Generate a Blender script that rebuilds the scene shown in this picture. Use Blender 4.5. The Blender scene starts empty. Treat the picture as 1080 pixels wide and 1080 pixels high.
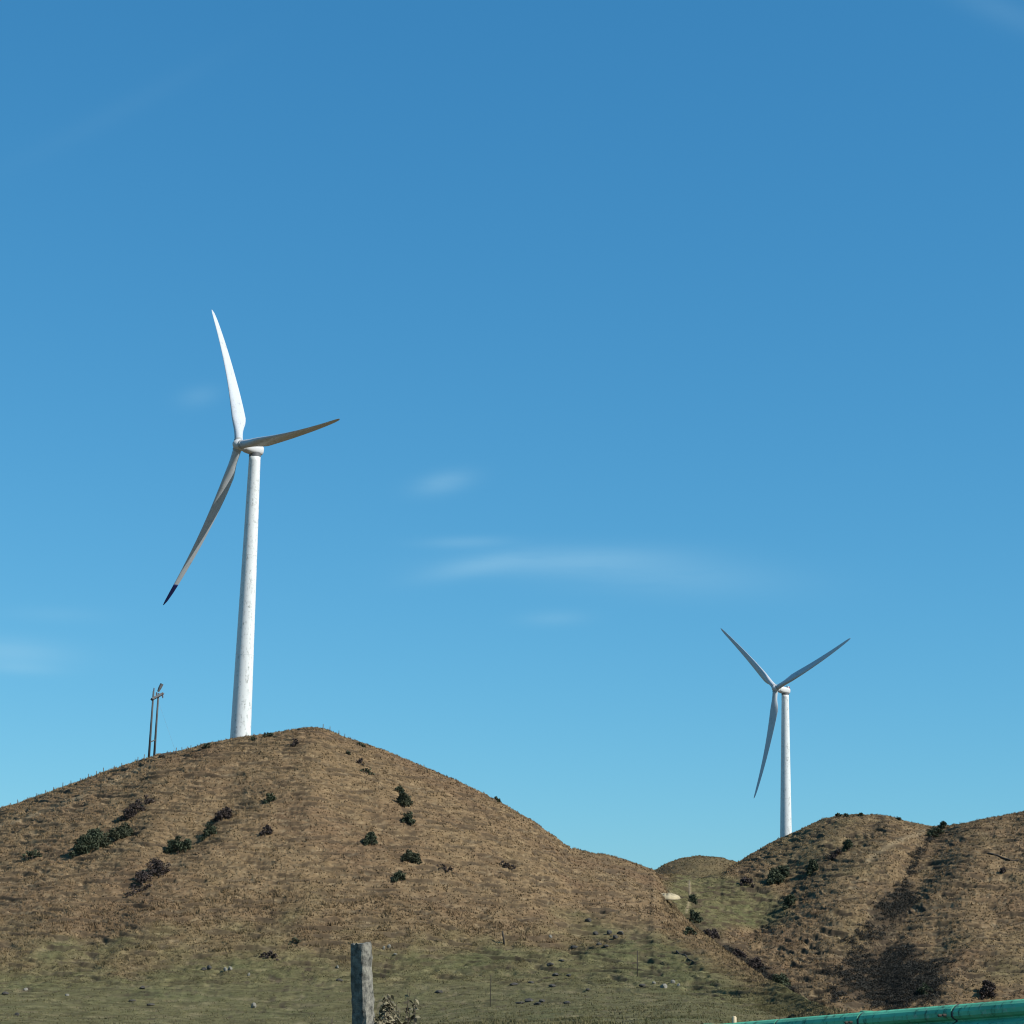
import bpy, math, random
import numpy as np
from mathutils import Vector, Matrix, Euler

R = math.radians
random.seed(7)
rng = np.random.default_rng(7)
scn = bpy.context.scene
COL = scn.collection

# ------------------------------------------------------------------ camera
FPX, PW, HOR, EYE = 2160.0, 1080.0, 1011.0, 1.5
PITCH = math.atan((HOR - 540) / FPX)
ROLL = R(1.35)
_f = np.array([0, math.cos(PITCH), math.sin(PITCH)])
_u0 = np.array([0, -math.sin(PITCH), math.cos(PITCH)])
_r0 = np.array([1.0, 0, 0])
_r = _r0 * math.cos(ROLL) + _u0 * math.sin(ROLL)
_u = _u0 * math.cos(ROLL) - _r0 * math.sin(ROLL)
CAM = np.array([0, 0, EYE])


def ray(x, y):
    """direction through a photo pixel, scaled to unit horizontal length"""
    d = _f + ((x - 540) / FPX) * _r - ((y - 540) / FPX) * _u
    return d / math.hypot(d[0], d[1])


def at(x, y, D):
    return CAM + ray(x, y) * D


def proj(P):
    Q = np.asarray(P) - CAM
    c = Q @ _f
    c = np.where(np.abs(c) < 1e-6, 1e-6, c)
    return 540 + FPX * (Q @ _r) / c, 540 - FPX * (Q @ _u) / c


cd = bpy.data.cameras.new('camera')
cam = bpy.data.objects.new('camera', cd)
COL.objects.link(cam)
cd.sensor_width = 36
cd.lens = 36 * FPX / PW
cd.clip_start = 0.1
cd.clip_end = 12000
M = Matrix(((_r[0], _u[0], -_f[0], 0), (_r[1], _u[1], -_f[1], 0), (_r[2], _u[2], -_f[2], EYE), (0, 0, 0, 1)))
cam.matrix_world = M
scn.camera = cam

# ------------------------------------------------------------------ light
SUN_EL = R(41)
SUN_RIGHT = R(66)                       # to the right of straight behind the camera
sdir = Vector((math.sin(SUN_RIGHT) * math.cos(SUN_EL), -math.cos(SUN_RIGHT) * math.cos(SUN_EL), math.sin(SUN_EL)))
sd = bpy.data.lights.new('sun', 'SUN')
sd.energy = 5.0
sd.angle = R(0.5)
sd.color = (1.0, 0.965, 0.90)
sun = bpy.data.objects.new('sun', sd)
sun.rotation_euler = sdir.to_track_quat('Z', 'Y').to_euler()
sun.location = (80, -30, 120)
COL.objects.link(sun)

scn.view_settings.view_transform = 'Standard'
scn.view_settings.look = 'None'
scn.view_settings.exposure = 0.35
scn.view_settings.gamma = 1.0
scn.cycles.filter_width = 1.15


# ------------------------------------------------------------------ node helpers
class NT:
    def __init__(s, tree):
        s.t = tree
        s.n = tree.nodes
        s.l = tree.links

    def new(s, kind, **kw):
        n = s.n.new(kind)
        for k, v in kw.items():
            setattr(n, k, v)
        return n

    def link(s, a, b):
        s.l.new(a, b)

    def val(s, sock, v):
        if isinstance(v, bpy.types.NodeSocket):
            s.l.new(v, sock)
        else:
            sock.default_value = v

    def math(s, op, a, b=None, c=None, clamp=False):
        n = s.new('ShaderNodeMath', operation=op, use_clamp=clamp)
        s.val(n.inputs[0], a)
        if b is not None:
            s.val(n.inputs[1], b)
        if c is not None:
            s.val(n.inputs[2], c)
        return n.outputs[0]

    def mix(s, fac, a, b, blend='MIX'):
        n = s.new('ShaderNodeMix', data_type='RGBA', blend_type=blend)
        s.val(n.inputs[0], fac)
        s.val(n.inputs[6], a if isinstance(a, bpy.types.NodeSocket) else (*a, 1))
        s.val(n.inputs[7], b if isinstance(b, bpy.types.NodeSocket) else (*b, 1))
        return n.outputs[2]

    def ramp(s, fac, stops):
        n = s.new('ShaderNodeValToRGB')
        e = n.color_ramp.elements
        while len(e) < len(stops):
            e.new(0.5)
        for k, (p, c) in zip(e, stops):
            k.position = p
            k.color = (*c, 1) if len(c) == 3 else c
        s.val(n.inputs[0], fac)
        return n.outputs[0]

    def noise(s, vec, scale, detail=4, rough=0.55):
        n = s.new('ShaderNodeTexNoise')
        n.inputs['Scale'].default_value = scale
        n.inputs['Detail'].default_value = detail
        n.inputs['Roughness'].default_value = rough
        if vec is not None:
            s.link(vec, n.inputs['Vector'])
        return n.outputs[0]

    def mapping(s, vec, scale=(1, 1, 1), loc=(0, 0, 0), rot=(0, 0, 0)):
        n = s.new('ShaderNodeMapping')
        n.inputs['Scale'].default_value = scale
        n.inputs['Location'].default_value = loc
        n.inputs['Rotation'].default_value = rot
        s.link(vec, n.inputs['Vector'])
        return n.outputs[0]


def new_mat(name):
    m = bpy.data.materials.new(name)
    m.use_nodes = True
    nt = NT(m.node_tree)
    b = m.node_tree.nodes['Principled BSDF']
    b.inputs['Specular IOR Level'].default_value = 0.2
    return m, nt, b


def plain(name, col, rough=0.7, var=0.2, scale=3.0, spec=0.25, metal=0.0, stretch=(1, 1, 1), bump=0.0):
    m, nt, b = new_mat(name)
    tc = nt.new('ShaderNodeTexCoord')
    v = nt.mapping(tc.outputs['Object'], stretch)
    f = nt.noise(v, scale, 6, 0.6)
    lo = tuple(c * (1 - var) for c in col)
    hi = tuple(min(1, c * (1 + var)) for c in col)
    nt.link(nt.ramp(f, [(0.3, lo), (0.7, hi)]), b.inputs['Base Color'])
    b.inputs['Roughness'].default_value = rough
    b.inputs['Metallic'].default_value = metal
    b.inputs['Specular IOR Level'].default_value = spec
    if bump:
        bn = nt.new('ShaderNodeBump')
        bn.inputs['Strength'].default_value = bump
        bn.inputs['Distance'].default_value = 0.02
        nt.link(f, bn.inputs['Height'])
        nt.link(bn.outputs[0], b.inputs['Normal'])
    return m


# ------------------------------------------------------------------ world: sky with thin wisps and a painted lens ray
def make_world():
    w = bpy.data.worlds.new('World')
    scn.world = w
    w.use_nodes = True
    nt = NT(w.node_tree)
    bg = w.node_tree.nodes['Background']
    sky = nt.new('ShaderNodeTexSky', sky_type='NISHITA')
    sky.sun_disc = False
    sky.sun_elevation = SUN_EL
    sky.sun_rotation = math.atan2(sdir.x, sdir.y)
    sky.altitude = 900
    sky.air_density = 1.0
    sky.dust_density = 0.4
    sky.ozone_density = 1.0
    sp_ = nt.new('ShaderNodeSeparateColor')
    nt.link(sky.outputs[0], sp_.inputs[0])
    cc = nt.new('ShaderNodeCombineColor')
    for k_, (gain, gam) in enumerate(SKY_GRADE):       # deeper, cleaner blue: a gain and a gamma per channel
        v_ = nt.math('POWER', nt.math('MULTIPLY', sp_.outputs[k_], SKY_STRENGTH * SKY_TINT[k_]), gam)
        nt.link(nt.math('MULTIPLY', v_, gain * SKY_GAIN / SKY_STRENGTH), cc.inputs[k_])
    col = cc.outputs[0]
    # thin high cloud wisps and one lens ray, placed by direction (azimuth, elevation)
    tc = nt.new('ShaderNodeTexCoord')
    sep = nt.new('ShaderNodeSeparateXYZ')
    nt.link(tc.outputs['Generated'], sep.inputs[0])
    X, Y, Z = sep.outputs
    az = nt.math('ARCTAN2', X, Y)
    el = nt.math('ARCSINE', Z)
    comb = nt.new('ShaderNodeCombineXYZ')
    nt.link(az, comb.inputs[0])
    nt.link(el, comb.inputs[1])
    base = comb.outputs[0]
    n1 = nt.noise(nt.mapping(base, (9, 90, 1), rot=(0, 0, R(-4))), 1.0, 6, 0.6)
    n2 = nt.noise(nt.mapping(base, (34, 260, 1), loc=(3, 1, 0), rot=(0, 0, R(-6))), 1.0, 5, 0.65)
    streak = nt.math('ADD', nt.math('MULTIPLY', n1, 0.6), nt.math('MULTIPLY', n2, 0.4))
    total = None
    for (px, py, wx, wy, slope, amt, tex) in WISPS_AND_RAY:
        d = ray(px, py)
        a0 = math.atan2(d[0], d[1])
        e0 = math.atan(d[2])
        da = nt.math('SUBTRACT', az, a0)
        de = nt.math('SUBTRACT', nt.math('SUBTRACT', el, e0), nt.math('MULTIPLY', da, slope))
        q = nt.math('ADD', nt.math('POWER', nt.math('ABSOLUTE', nt.math('DIVIDE', da, wx / FPX)), 2.0),
                    nt.math('POWER', nt.math('ABSOLUTE', nt.math('DIVIDE', de, wy / FPX)), 2.0))
        g = nt.math('POWER', 2.718, nt.math('MULTIPLY', q, -1.0))
        k = nt.math('MULTIPLY_ADD', streak, tex * 2.0, 1.0 - tex, clamp=True)
        k = nt.math('SMOOTH_MIN', k, 1.0, 0.1)
        k = nt.math('MULTIPLY', nt.math('MULTIPLY', g, k), amt)
        total = k if total is None else nt.math('ADD', total, k)
    total = nt.math('MINIMUM', total, 0.6)
    col = nt.mix(total, col, CLOUD_RAY_COL)
    nt.link(col, bg.inputs['Color'])
    bg.inputs['Strength'].default_value = SKY_STRENGTH


SKY_TINT = (0.86, 1.0, 0.93)
SKY_STRENGTH = 0.105
SKY_GAIN = 0.785          # keeps the sky's brightness under the exposure set above
SKY_GRADE = [(0.50, 1.04), (0.755, 0.71), (0.985, 0.58)]
CLOUD_RAY_COL = (3.0, 5.1, 6.4)
# px, py, half width, half height (px), slope, amount, texture share
WISPS_AND_RAY = [(468, 509, 30, 11, 0.2, 0.22, 0.7), (500, 598, 60, 10, 0.22, 0.17, 0.8), (590, 592, 110, 13, 0.06, 0.20, 0.85), (700, 606, 125, 22, -0.05, 0.16, 0.8),
         (490, 572, 45, 6, 0.05, 0.16, 0.6), (585, 652, 34, 8, 0.05, 0.13, 0.6), (10, 688, 60, 14, 0.0, 0.24, 0.6), (20, 705, 40, 6, 0.0, 0.14, 0.6),
         (60, 648, 50, 8, 0.03, 0.07, 0.6), (210, 418, 22, 11, 0.2, 0.10, 0.5),
         (1055, 10, 70, 16, -0.45, 0.07, 0.4), (120, 120, 110, 14, 0.6, 0.02, 0.4)]  # last entry: faint lens ray painted into the sky, no cloud
make_world()


# ------------------------------------------------------------------ object helpers
def tag(o, label=None, cat=None, group=None, kind=None):
    if label:
        o['label'] = label
    if cat:
        o['category'] = cat
    if group:
        o['group'] = group
    if kind:
        o['kind'] = kind
    return o


def empty(name, loc, label, cat, group=None, rz=0.0):
    o = bpy.data.objects.new(name, None)
    o.empty_display_size = 0.3
    o.location = loc
    o.rotation_euler = (0, 0, rz)
    COL.objects.link(o)
    return tag(o, label, cat, group)


def mesh_obj(name, verts, faces, mat, parent=None, smooth=False):
    me = bpy.data.meshes.new(name)
    if isinstance(faces, np.ndarray):
        n, k = faces.shape
        verts = np.asarray(verts, dtype=np.float32)
        me.vertices.add(len(verts))
        me.vertices.foreach_set('co', verts.ravel())
        me.loops.add(n * k)
        me.loops.foreach_set('vertex_index', faces.astype(np.int32).ravel())
        me.polygons.add(n)
        me.polygons.foreach_set('loop_start', np.arange(0, n * k, k, dtype=np.int32))
        me.polygons.foreach_set('loop_total', np.full(n, k, dtype=np.int32))
        me.update(calc_edges=True)
    else:
        me.from_pydata([tuple(v) for v in verts], [], faces)
        me.update()
    if smooth:
        me.polygons.foreach_set('use_smooth', np.ones(len(me.polygons), dtype=bool))
    me.materials.append(mat)
    o = bpy.data.objects.new(name, me)
    COL.objects.link(o)
    if parent:
        o.parent = parent
    return o


def set_tint(o, arr):
    a = o.data.attributes.new('tint', 'FLOAT_COLOR', 'POINT')
    a.data.foreach_set('color', np.asarray(arr, dtype=np.float32).ravel())


class MB:
    """collects shapes into one mesh"""

    def __init__(s):
        s.v = []
        s.f = []

    def loft(s, rings, cap=True):
        """rings: list of equal-length lists of points"""
        b = len(s.v)
        n = len(rings[0])
        for rg in rings:
            s.v += [tuple(p) for p in rg]
        for i in range(len(rings) - 1):
            for j in range(n):
                a, c = b + i * n + j, b + i * n + (j + 1) % n
                s.f.append((a, c, c + n, a + n))
        if cap:
            s.f.append(tuple(b + j for j in reversed(range(n))))
            s.f.append(tuple(b + (len(rings) - 1) * n + j for j in range(n)))
        return s

    def tube(s, pts, radii, n=8, cap=True):
        pts = [Vector(p) for p in pts]
        rings = []
        for i, p in enumerate(pts):
            d = (pts[min(i + 1, len(pts) - 1)] - pts[max(i - 1, 0)]).normalized()
            ref = Vector((0, 0, 1)) if abs(d.z) < 0.9 else Vector((1, 0, 0))
            x = d.cross(ref).normalized()
            y = d.cross(x)
            rr = radii[i] if isinstance(radii, (list, tuple)) else radii
            rings.append([p + (x * math.cos(2 * math.pi * k / n) + y * math.sin(2 * math.pi * k / n)) * rr for k in range(n)])
        return s.loft(rings, cap)

    def box(s, c, size, rot=None):
        c = Vector(c)
        hx, hy, hz = (k / 2 for k in size)
        q = rot or Matrix.Identity(3)
        b = len(s.v)
        for dz in (-hz, hz):
            for dx, dy in ((-hx, -hy), (hx, -hy), (hx, hy), (-hx, hy)):
                s.v.append(tuple(c + q @ Vector((dx, dy, dz))))
        s.f += [(b + 3, b + 2, b + 1, b), (b + 4, b + 5, b + 6, b + 7)]
        for j in range(4):
            k = (j + 1) % 4
            s.f.append((b + j, b + k, b + 4 + k, b + 4 + j))
        return s

    def build(s, name, mat, parent=None, smooth=False, bevel=0.0):
        o = mesh_obj(name, s.v, s.f, mat, parent, smooth)
        if bevel:
            md = o.modifiers.new('bevel', 'BEVEL')
            md.width = bevel
            md.segments = 2
        return o


# ------------------------------------------------------------------ numpy noise
def _hash(ix, iy, seed):
    h = (ix * 374761393 + iy * 668265263 + seed * 2246822519) & 0xffffffff
    h = ((h ^ (h >> 13)) * 1274126177) & 0xffffffff
    return (h ^ (h >> 16)) & 0xffffffff


def pnoise(x, y, seed=0):
    x0 = np.floor(x).astype(np.int64)
    y0 = np.floor(y).astype(np.int64)
    fx, fy = x - x0, y - y0
    ux = fx * fx * fx * (fx * (fx * 6 - 15) + 10)
    uy = fy * fy * fy * (fy * (fy * 6 - 15) + 10)

    def g(dx, dy):
        a = _hash(x0 + dx, y0 + dy, seed).astype(np.float64) * (2 * math.pi / 4294967296.0)
        return np.cos(a) * (fx - dx) + np.sin(a) * (fy - dy)
    a = g(0, 0) * (1 - ux) + g(1, 0) * ux
    b = g(0, 1) * (1 - ux) + g(1, 1) * ux
    return (a * (1 - uy) + b * uy) * 1.5          # about -1..1


def fbm(x, y, seed=0, octv=4, gain=0.5):
    s, a, t = 0, 1.0, 0
    for i in range(octv):
        s = s + a * pnoise(x * 2 ** i, y * 2 ** i, seed + 17 * i)
        t += a
        a *= gain
    return s / t


def sstep(a, b, x):
    t = np.clip((x - a) / (b - a), 0, 1)
    return t * t * (3 - 2 * t)


def gauss(px, py, cx, cy, wx, wy, ang=0.0):
    c, s = math.cos(R(ang)), math.sin(R(ang))
    dx, dy = px - cx, py - cy
    return np.exp(-(((dx * c + dy * s) / wx) ** 2 + ((-dx * s + dy * c) / wy) ** 2))


def poly_dist(px, py, pts):
    best = np.full(px.shape, 1e9)
    for (x0, y0), (x1, y1) in zip(pts[:-1], pts[1:]):
        vx, vy = x1 - x0, y1 - y0
        t = np.clip(((px - x0) * vx + (py - y0) * vy) / (vx * vx + vy * vy), 0, 1)
        best = np.minimum(best, np.hypot(px - x0 - t * vx, py - y0 - t * vy))
    return best


# ------------------------------------------------------------------ materials
def grass_material(name):
    m, nt, b = new_mat(name)
    at_ = nt.new('ShaderNodeAttribute', attribute_name='tint')
    sep = nt.new('ShaderNodeSeparateColor')
    nt.link(at_.outputs['Color'], sep.inputs[0])
    tc = nt.new('ShaderNodeTexCoord')
    P = tc.outputs['Object']
    big = nt.noise(P, 0.06, 4)
    mid = nt.noise(P, 0.55, 5, 0.65)
    fine = nt.noise(P, 2.6, 4, 0.7)
    strat = nt.noise(nt.mapping(P, (0.25, 0.5, 2.2)), 1.0, 4, 0.65)
    f = nt.math('ADD', nt.math('MULTIPLY', mid, 0.4), nt.math('ADD', nt.math('MULTIPLY', fine, 0.25), nt.math('MULTIPLY', strat, 0.35)))
    tan = nt.ramp(f, [(0.35, (0.078, 0.052, 0.027)), (0.45, (0.142, 0.094, 0.049)), (0.56, (0.188, 0.128, 0.069)), (0.70, (0.265, 0.197, 0.110))])
    rust = nt.ramp(f, [(0.35, (0.074, 0.044, 0.026)), (0.66, (0.176, 0.110, 0.062))])
    tan = nt.mix(nt.ramp(big, [(0.45, (0, 0, 0)), (0.66, (0.65, 0.65, 0.65))]), tan, rust)
    green = nt.ramp(f, [(0.36, (0.036, 0.035, 0.015)), (0.47, (0.080, 0.077, 0.034)), (0.64, (0.140, 0.132, 0.062))])
    dark = nt.ramp(f, [(0.3, (0.022, 0.017, 0.012)), (0.7, (0.070, 0.052, 0.035))])
    pale = nt.ramp(f, [(0.3, (0.22, 0.165, 0.10)), (0.7, (0.36, 0.29, 0.18))])
    c = nt.mix(sep.outputs[0], tan, green)
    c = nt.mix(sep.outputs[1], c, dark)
    c = nt.mix(sep.outputs[2], c, pale)
    hs = nt.new('ShaderNodeHueSaturation')
    nt.link(c, hs.inputs['Color'])
    nt.link(nt.math('MULTIPLY', at_.outputs['Alpha'], 2.0), hs.inputs['Value'])
    nt.link(hs.outputs[0], b.inputs['Base Color'])
    b.inputs['Roughness'].default_value = 0.95
    b.inputs['Specular IOR Level'].default_value = 0.05
    return m


def leaf_material(name, lo, hi):
    m, nt, b = new_mat(name)
    tc = nt.new('ShaderNodeTexCoord')
    geo = nt.new('ShaderNodeNewGeometry')
    f = nt.math('ADD', nt.math('MULTIPLY', nt.noise(tc.outputs['Object'], 0.7, 3), 0.5),
                nt.math('MULTIPLY', geo.outputs['Random Per Island'], 0.5))
    nt.link(nt.ramp(f, [(0.2, lo), (0.8, hi)]), b.inputs['Base Color'])
    b.inputs['Roughness'].default_value = 0.8
    b.inputs['Specular IOR Level'].default_value = 0.1
    return m


def turbine_paint(name, col, stain):
    m, nt, b = new_mat(name)
    tc = nt.new('ShaderNodeTexCoord')
    P = tc.outputs['Object']
    a = nt.noise(nt.mapping(P, (0.5, 0.5, 0.12)), 1.0, 5, 0.6)
    s = nt.noise(nt.mapping(P, (2.2, 2.2, 0.5)), 1.0, 6, 0.7)
    sp = nt.noise(P, 1.6, 5, 0.75)
    base = nt.ramp(a, [(0.3, tuple(c * 0.93 for c in col)), (0.7, col)])
    k = nt.math('MULTIPLY', nt.ramp(s, [(0.50, (0, 0, 0)), (0.66, (1, 1, 1))]), nt.ramp(sp, [(0.46, (0, 0, 0)), (0.58, (1, 1, 1))]))
    k = nt.math('MULTIPLY', k, stain)
    c = nt.mix(k, base, (0.20, 0.20, 0.18))
    nt.link(c, b.inputs['Base Color'])
    b.inputs['Roughness'].default_value = 0.42
    b.inputs['Specular IOR Level'].default_value = 0.35
    return m


def rail_material(name, green, pale_amt):
    m, nt, b = new_mat(name)
    tc = nt.new('ShaderNodeTexCoord')
    P = tc.outputs['Object']
    f = nt.noise(nt.mapping(P, (1, 1, 6)), 1.6, 6, 0.65)
    g = nt.noise(P, 14.0, 5, 0.7)
    c = nt.ramp(f, [(0.3, tuple(k * 0.72 for k in green)), (0.7, tuple(k * 1.25 for k in green))])
    c = nt.mix(nt.ramp(g, [(0.55, (0, 0, 0)), (0.72, (pale_amt,) * 3)]), c, (0.36, 0.42, 0.33))
    d = nt.noise(nt.mapping(P, (3, 3, 1)), 5.0, 6, 0.75)
    c = nt.mix(nt.ramp(d, [(0.54, (0, 0, 0)), (0.66, (0.85, 0.85, 0.85))]), c, (0.04, 0.06, 0.045))
    nt.link(c, b.inputs['Base Color'])
    b.inputs['Roughness'].default_value = 0.75
    b.inputs['Specular IOR Level'].default_value = 0.15
    return m


def concrete_material():
    m, nt, b = new_mat('weathered_concrete')
    tc = nt.new('ShaderNodeTexCoord')
    P = tc.outputs['Object']
    f = nt.noise(P, 30, 7, 0.72)
    g = nt.noise(nt.mapping(P, (1, 1, 0.4)), 9, 5, 0.6)
    c = nt.ramp(f, [(0.36, (0.045, 0.044, 0.038)), (0.5, (0.155, 0.146, 0.122)), (0.66, (0.28, 0.26, 0.21))])
    c = nt.mix(nt.ramp(g, [(0.5, (0, 0, 0)), (0.72, (0.75, 0.75, 0.75))]), c, (0.085, 0.085, 0.07))
    nt.link(c, b.inputs['Base Color'])
    b.inputs['Roughness'].default_value = 0.93
    bn = nt.new('ShaderNodeBump')
    bn.inputs['Strength'].default_value = 0.9
    bn.inputs['Distance'].default_value = 0.008
    nt.link(f, bn.inputs['Height'])
    nt.link(bn.outputs[0], b.inputs['Normal'])
    return m


MAT = dict(
    grass=grass_material('hill_grass'), blades=grass_material('grass_blades'),
    evergreen=leaf_material('evergreen_leaves', (0.015, 0.022, 0.015), (0.092, 0.104, 0.060)),
    olive=leaf_material('olive_leaves', (0.026, 0.032, 0.020), (0.085, 0.088, 0.052)),
    bare=leaf_material('bare_twigs', (0.026, 0.021, 0.021), (0.088, 0.066, 0.056)),
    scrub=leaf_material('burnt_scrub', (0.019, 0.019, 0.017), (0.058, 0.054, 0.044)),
    dryleaf=leaf_material('dry_leaves', (0.018, 0.017, 0.011), (0.27, 0.23, 0.145)),
    bark=plain('bark', (0.07, 0.052, 0.04), 0.9, 0.35, 2.0),
    paint=turbine_paint('tower_paint', (0.64, 0.65, 0.63), 1.0),
    blade=turbine_paint('blade_paint', (0.475, 0.50, 0.52), 0.6),
    cowl=turbine_paint('nacelle_paint', (0.55, 0.55, 0.54), 0.3),
    metal=plain('dark_metal', (0.10, 0.10, 0.10), 0.5, 0.2, 3, 0.5),
    collar=plain('grey_paint', (0.33, 0.33, 0.32), 0.5, 0.1, 2),
    navy=plain('navy_paint', (0.008, 0.014, 0.075), 0.5, 0.15, 2),
    red=plain('red_glass', (0.45, 0.03, 0.02), 0.3, 0.1, 2),
    pole=plain('power_pole_concrete', (0.075, 0.078, 0.08), 0.9, 0.25, 2.0, stretch=(1, 1, .3)),
    wood=plain('grey_wood', (0.12, 0.105, 0.085), 0.9, 0.35, 6, stretch=(1, 1, .2)),
    darkwood=plain('dark_wood', (0.045, 0.038, 0.03), 0.9, 0.35, 6, stretch=(1, 1, .2)),
    palewood=plain('pale_wood', (0.48, 0.38, 0.24), 0.85, 0.25, 6),
    rock=plain('pale_rock', (0.185, 0.172, 0.14), 0.9, 0.35, 1.2),
    darkrock=plain('dark_rock', (0.055, 0.050, 0.043), 0.95, 0.4, 1.5),
    sand=plain('sand', (0.33, 0.275, 0.175), 0.95, 0.2, 0.8),
    porcelain=plain('insulator', (0.12, 0.06, 0.04), 0.3, 0.1, 3, 0.5),
    rail=rail_material('green_rail_paint', (0.12, 0.45, 0.265), 0.7),
    railpost=rail_material('green_post_paint', (0.08, 0.34, 0.20), 0.5),
    concrete=concrete_material(),
)


# ------------------------------------------------------------------ terrain
def hermite(z0, z1, m0, m1, t):
    t2, t3 = t * t, t * t * t
    return (2 * t3 - 3 * t2 + 1) * z0 + (t3 - 2 * t2 + t) * m0 + (-2 * t3 + 3 * t2) * z1 + (t3 - t2) * m1


def table(pts):
    """(x, y, D) photo points -> azimuth, tangent of elevation, distance (missing D interpolated)"""
    A, T, D = [], [], []
    for p in pts:
        d = ray(p[0], p[1])
        A.append(math.atan2(d[0], d[1]))
        T.append(d[2])
        D.append(p[2] if len(p) > 2 else np.nan)
    A, T, D = np.array(A), np.array(T), np.array(D)
    ok = ~np.isnan(D)
    D = np.interp(A, A[ok], D[ok])
    return A, T, D


def smooth1(a, n):
    k = np.hanning(2 * n + 3)[1:-1]
    k /= k.sum()
    return np.convolve(np.pad(a, n, mode='edge'), k, 'valid')


def add_xy_faces(nr, nc):
    i = np.arange(nr - 1)[:, None] * nc + np.arange(nc - 1)[None, :]
    return np.stack([i, i + 1, i + nc + 1, i + nc], -1).reshape(-1, 4)


class Hill:
    def __init__(s, crest, foot, near, az, n_near, n_front, n_back, back_len, k_back, floor, smooth_n=3, foot_slope=0.55):
        cA, cT, cD = table(crest)
        fA, fT, fD = table(foot)
        az = np.asarray(az)
        s.az = az
        tc_ = smooth1(np.interp(az, cA, cT), smooth_n)
        dc = smooth1(np.interp(az, cA, cD), 25)
        tf = smooth1(np.interp(az, fA, fT), 25)
        df = np.minimum(smooth1(np.interp(az, fA, fD), 25), dc * 0.86)
        zc, zf = dc * tc_, df * tf
        L = dc - df
        m0 = foot_slope * (zc - zf)
        m1 = tc_ * L
        rows_d, rows_z, rows_t = [], [], []
        if near is not None:
            nA, nT, nD = table(near)
            tn = np.interp(az, nA, nT)
            dn = np.minimum(np.interp(az, nA, nD), df * 0.7)
            zn = dn * tn
            for k in range(n_near):
                t = (k / n_near)
                t = t ** 1.25
                d = dn + (df - dn) * t
                z = hermite(zn, zf, (zf - zn) * 0.9, m0 / L * (df - dn), t)
                rows_d.append(d)
                rows_z.append(z)
                rows_t.append(np.full_like(az, t - 1))
        for k in range(n_front + 1):
            t = k / n_front
            rows_d.append(df + L * t)
            rows_z.append(hermite(zf, zc, m0, m1, t))
            rows_t.append(np.full_like(az, t))
        for k in range(1, n_back + 1):
            b = back_len * (k / n_back) ** 1.6
            rows_d.append(dc + b)
            drop = np.where(b < 60, k_back * b * b, k_back * 3600 + (b - 60) * k_back * 120)
            rows_z.append(np.maximum(zc + tc_ * b - drop, floor - EYE + 0 * zc))
            rows_t.append(np.full_like(az, 1 + k / n_back))
        s.d = np.array(rows_d)
        s.z = np.array(rows_z) + EYE
        s.t = np.array(rows_t)
        s.nr, s.nc = s.d.shape
        s.X = s.d * np.sin(az)[None, :]
        s.Y = s.d * np.cos(az)[None, :]
        s.update()

    def update(s):
        s.px, s.py = proj(np.stack([s.X, s.Y, s.z], -1))

    def verts(s):
        return np.stack([s.X, s.Y, s.z], -1).reshape(-1, 3)

    def terrace(s, period, seed, amt, wl=9.0):
        """sheep-track steps along the contours"""
        w = fbm(s.X / wl, s.Y / wl, seed, 2) * 1.3 + fbm(s.X / 3.2, s.Y / 3.2, seed + 3, 2) * 0.16 + fbm(s.X / 60, s.Y / 60, seed + 5, 2) * 3.0
        q = s.z / period + w
        fr = q - np.floor(q)
        st = np.floor(q) + sstep(0.68, 0.98, fr)
        mask = sstep(-0.12, 0.22, fbm(s.X / (wl * .30), s.Y / 12 + s.z / (period * 1.6), seed + 9, 3)) * amt
        dz = (st - q) * period * mask
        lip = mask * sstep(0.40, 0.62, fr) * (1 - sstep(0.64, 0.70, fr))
        return dz, mask * sstep(0.68, 0.76, fr) * (1 - sstep(0.95, 1.0, fr)), lip

    def find(s, x, y):
        """grid point of the near side that shows at photo pixel (x, y)"""
        front = int(np.searchsorted(s.t[:, 0], 1.02))
        dd = (s.px[:front] - x) ** 2 + (s.py[:front] - y) ** 2
        dmin = dd.min()
        cand = np.argwhere(dd <= max(dmin * 1.5, 1.2))
        i, j = cand[0]
        i, j = max(cand, key=lambda c: -s.d[c[0], c[1]])
        return np.array([s.X[i, j], s.Y[i, j], s.z[i, j]])

    def height(s, X, Y):
        """terrain height under a world point"""
        a, d = math.atan2(X, Y), math.hypot(X, Y)
        j = int(np.clip(np.searchsorted(s.az, a), 1, s.nc - 1))
        return float(np.interp(d, s.d[:, j], s.z[:, j]))


def azrange(x0, x1, y, n_fine, lo=None, hi=None, n_side=60):
    a0 = math.atan2(*ray(x0, y)[:2])
    a1 = math.atan2(*ray(x1, y)[:2])
    parts = []
    if lo is not None:
        parts.append(np.linspace(lo, a0, n_side, endpoint=False))
    parts.append(np.linspace(a0, a1, n_fine))
    if hi is not None:
        parts.append(np.linspace(a1, hi, n_side + 1)[1:])
    return np.concatenate(parts)


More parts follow.
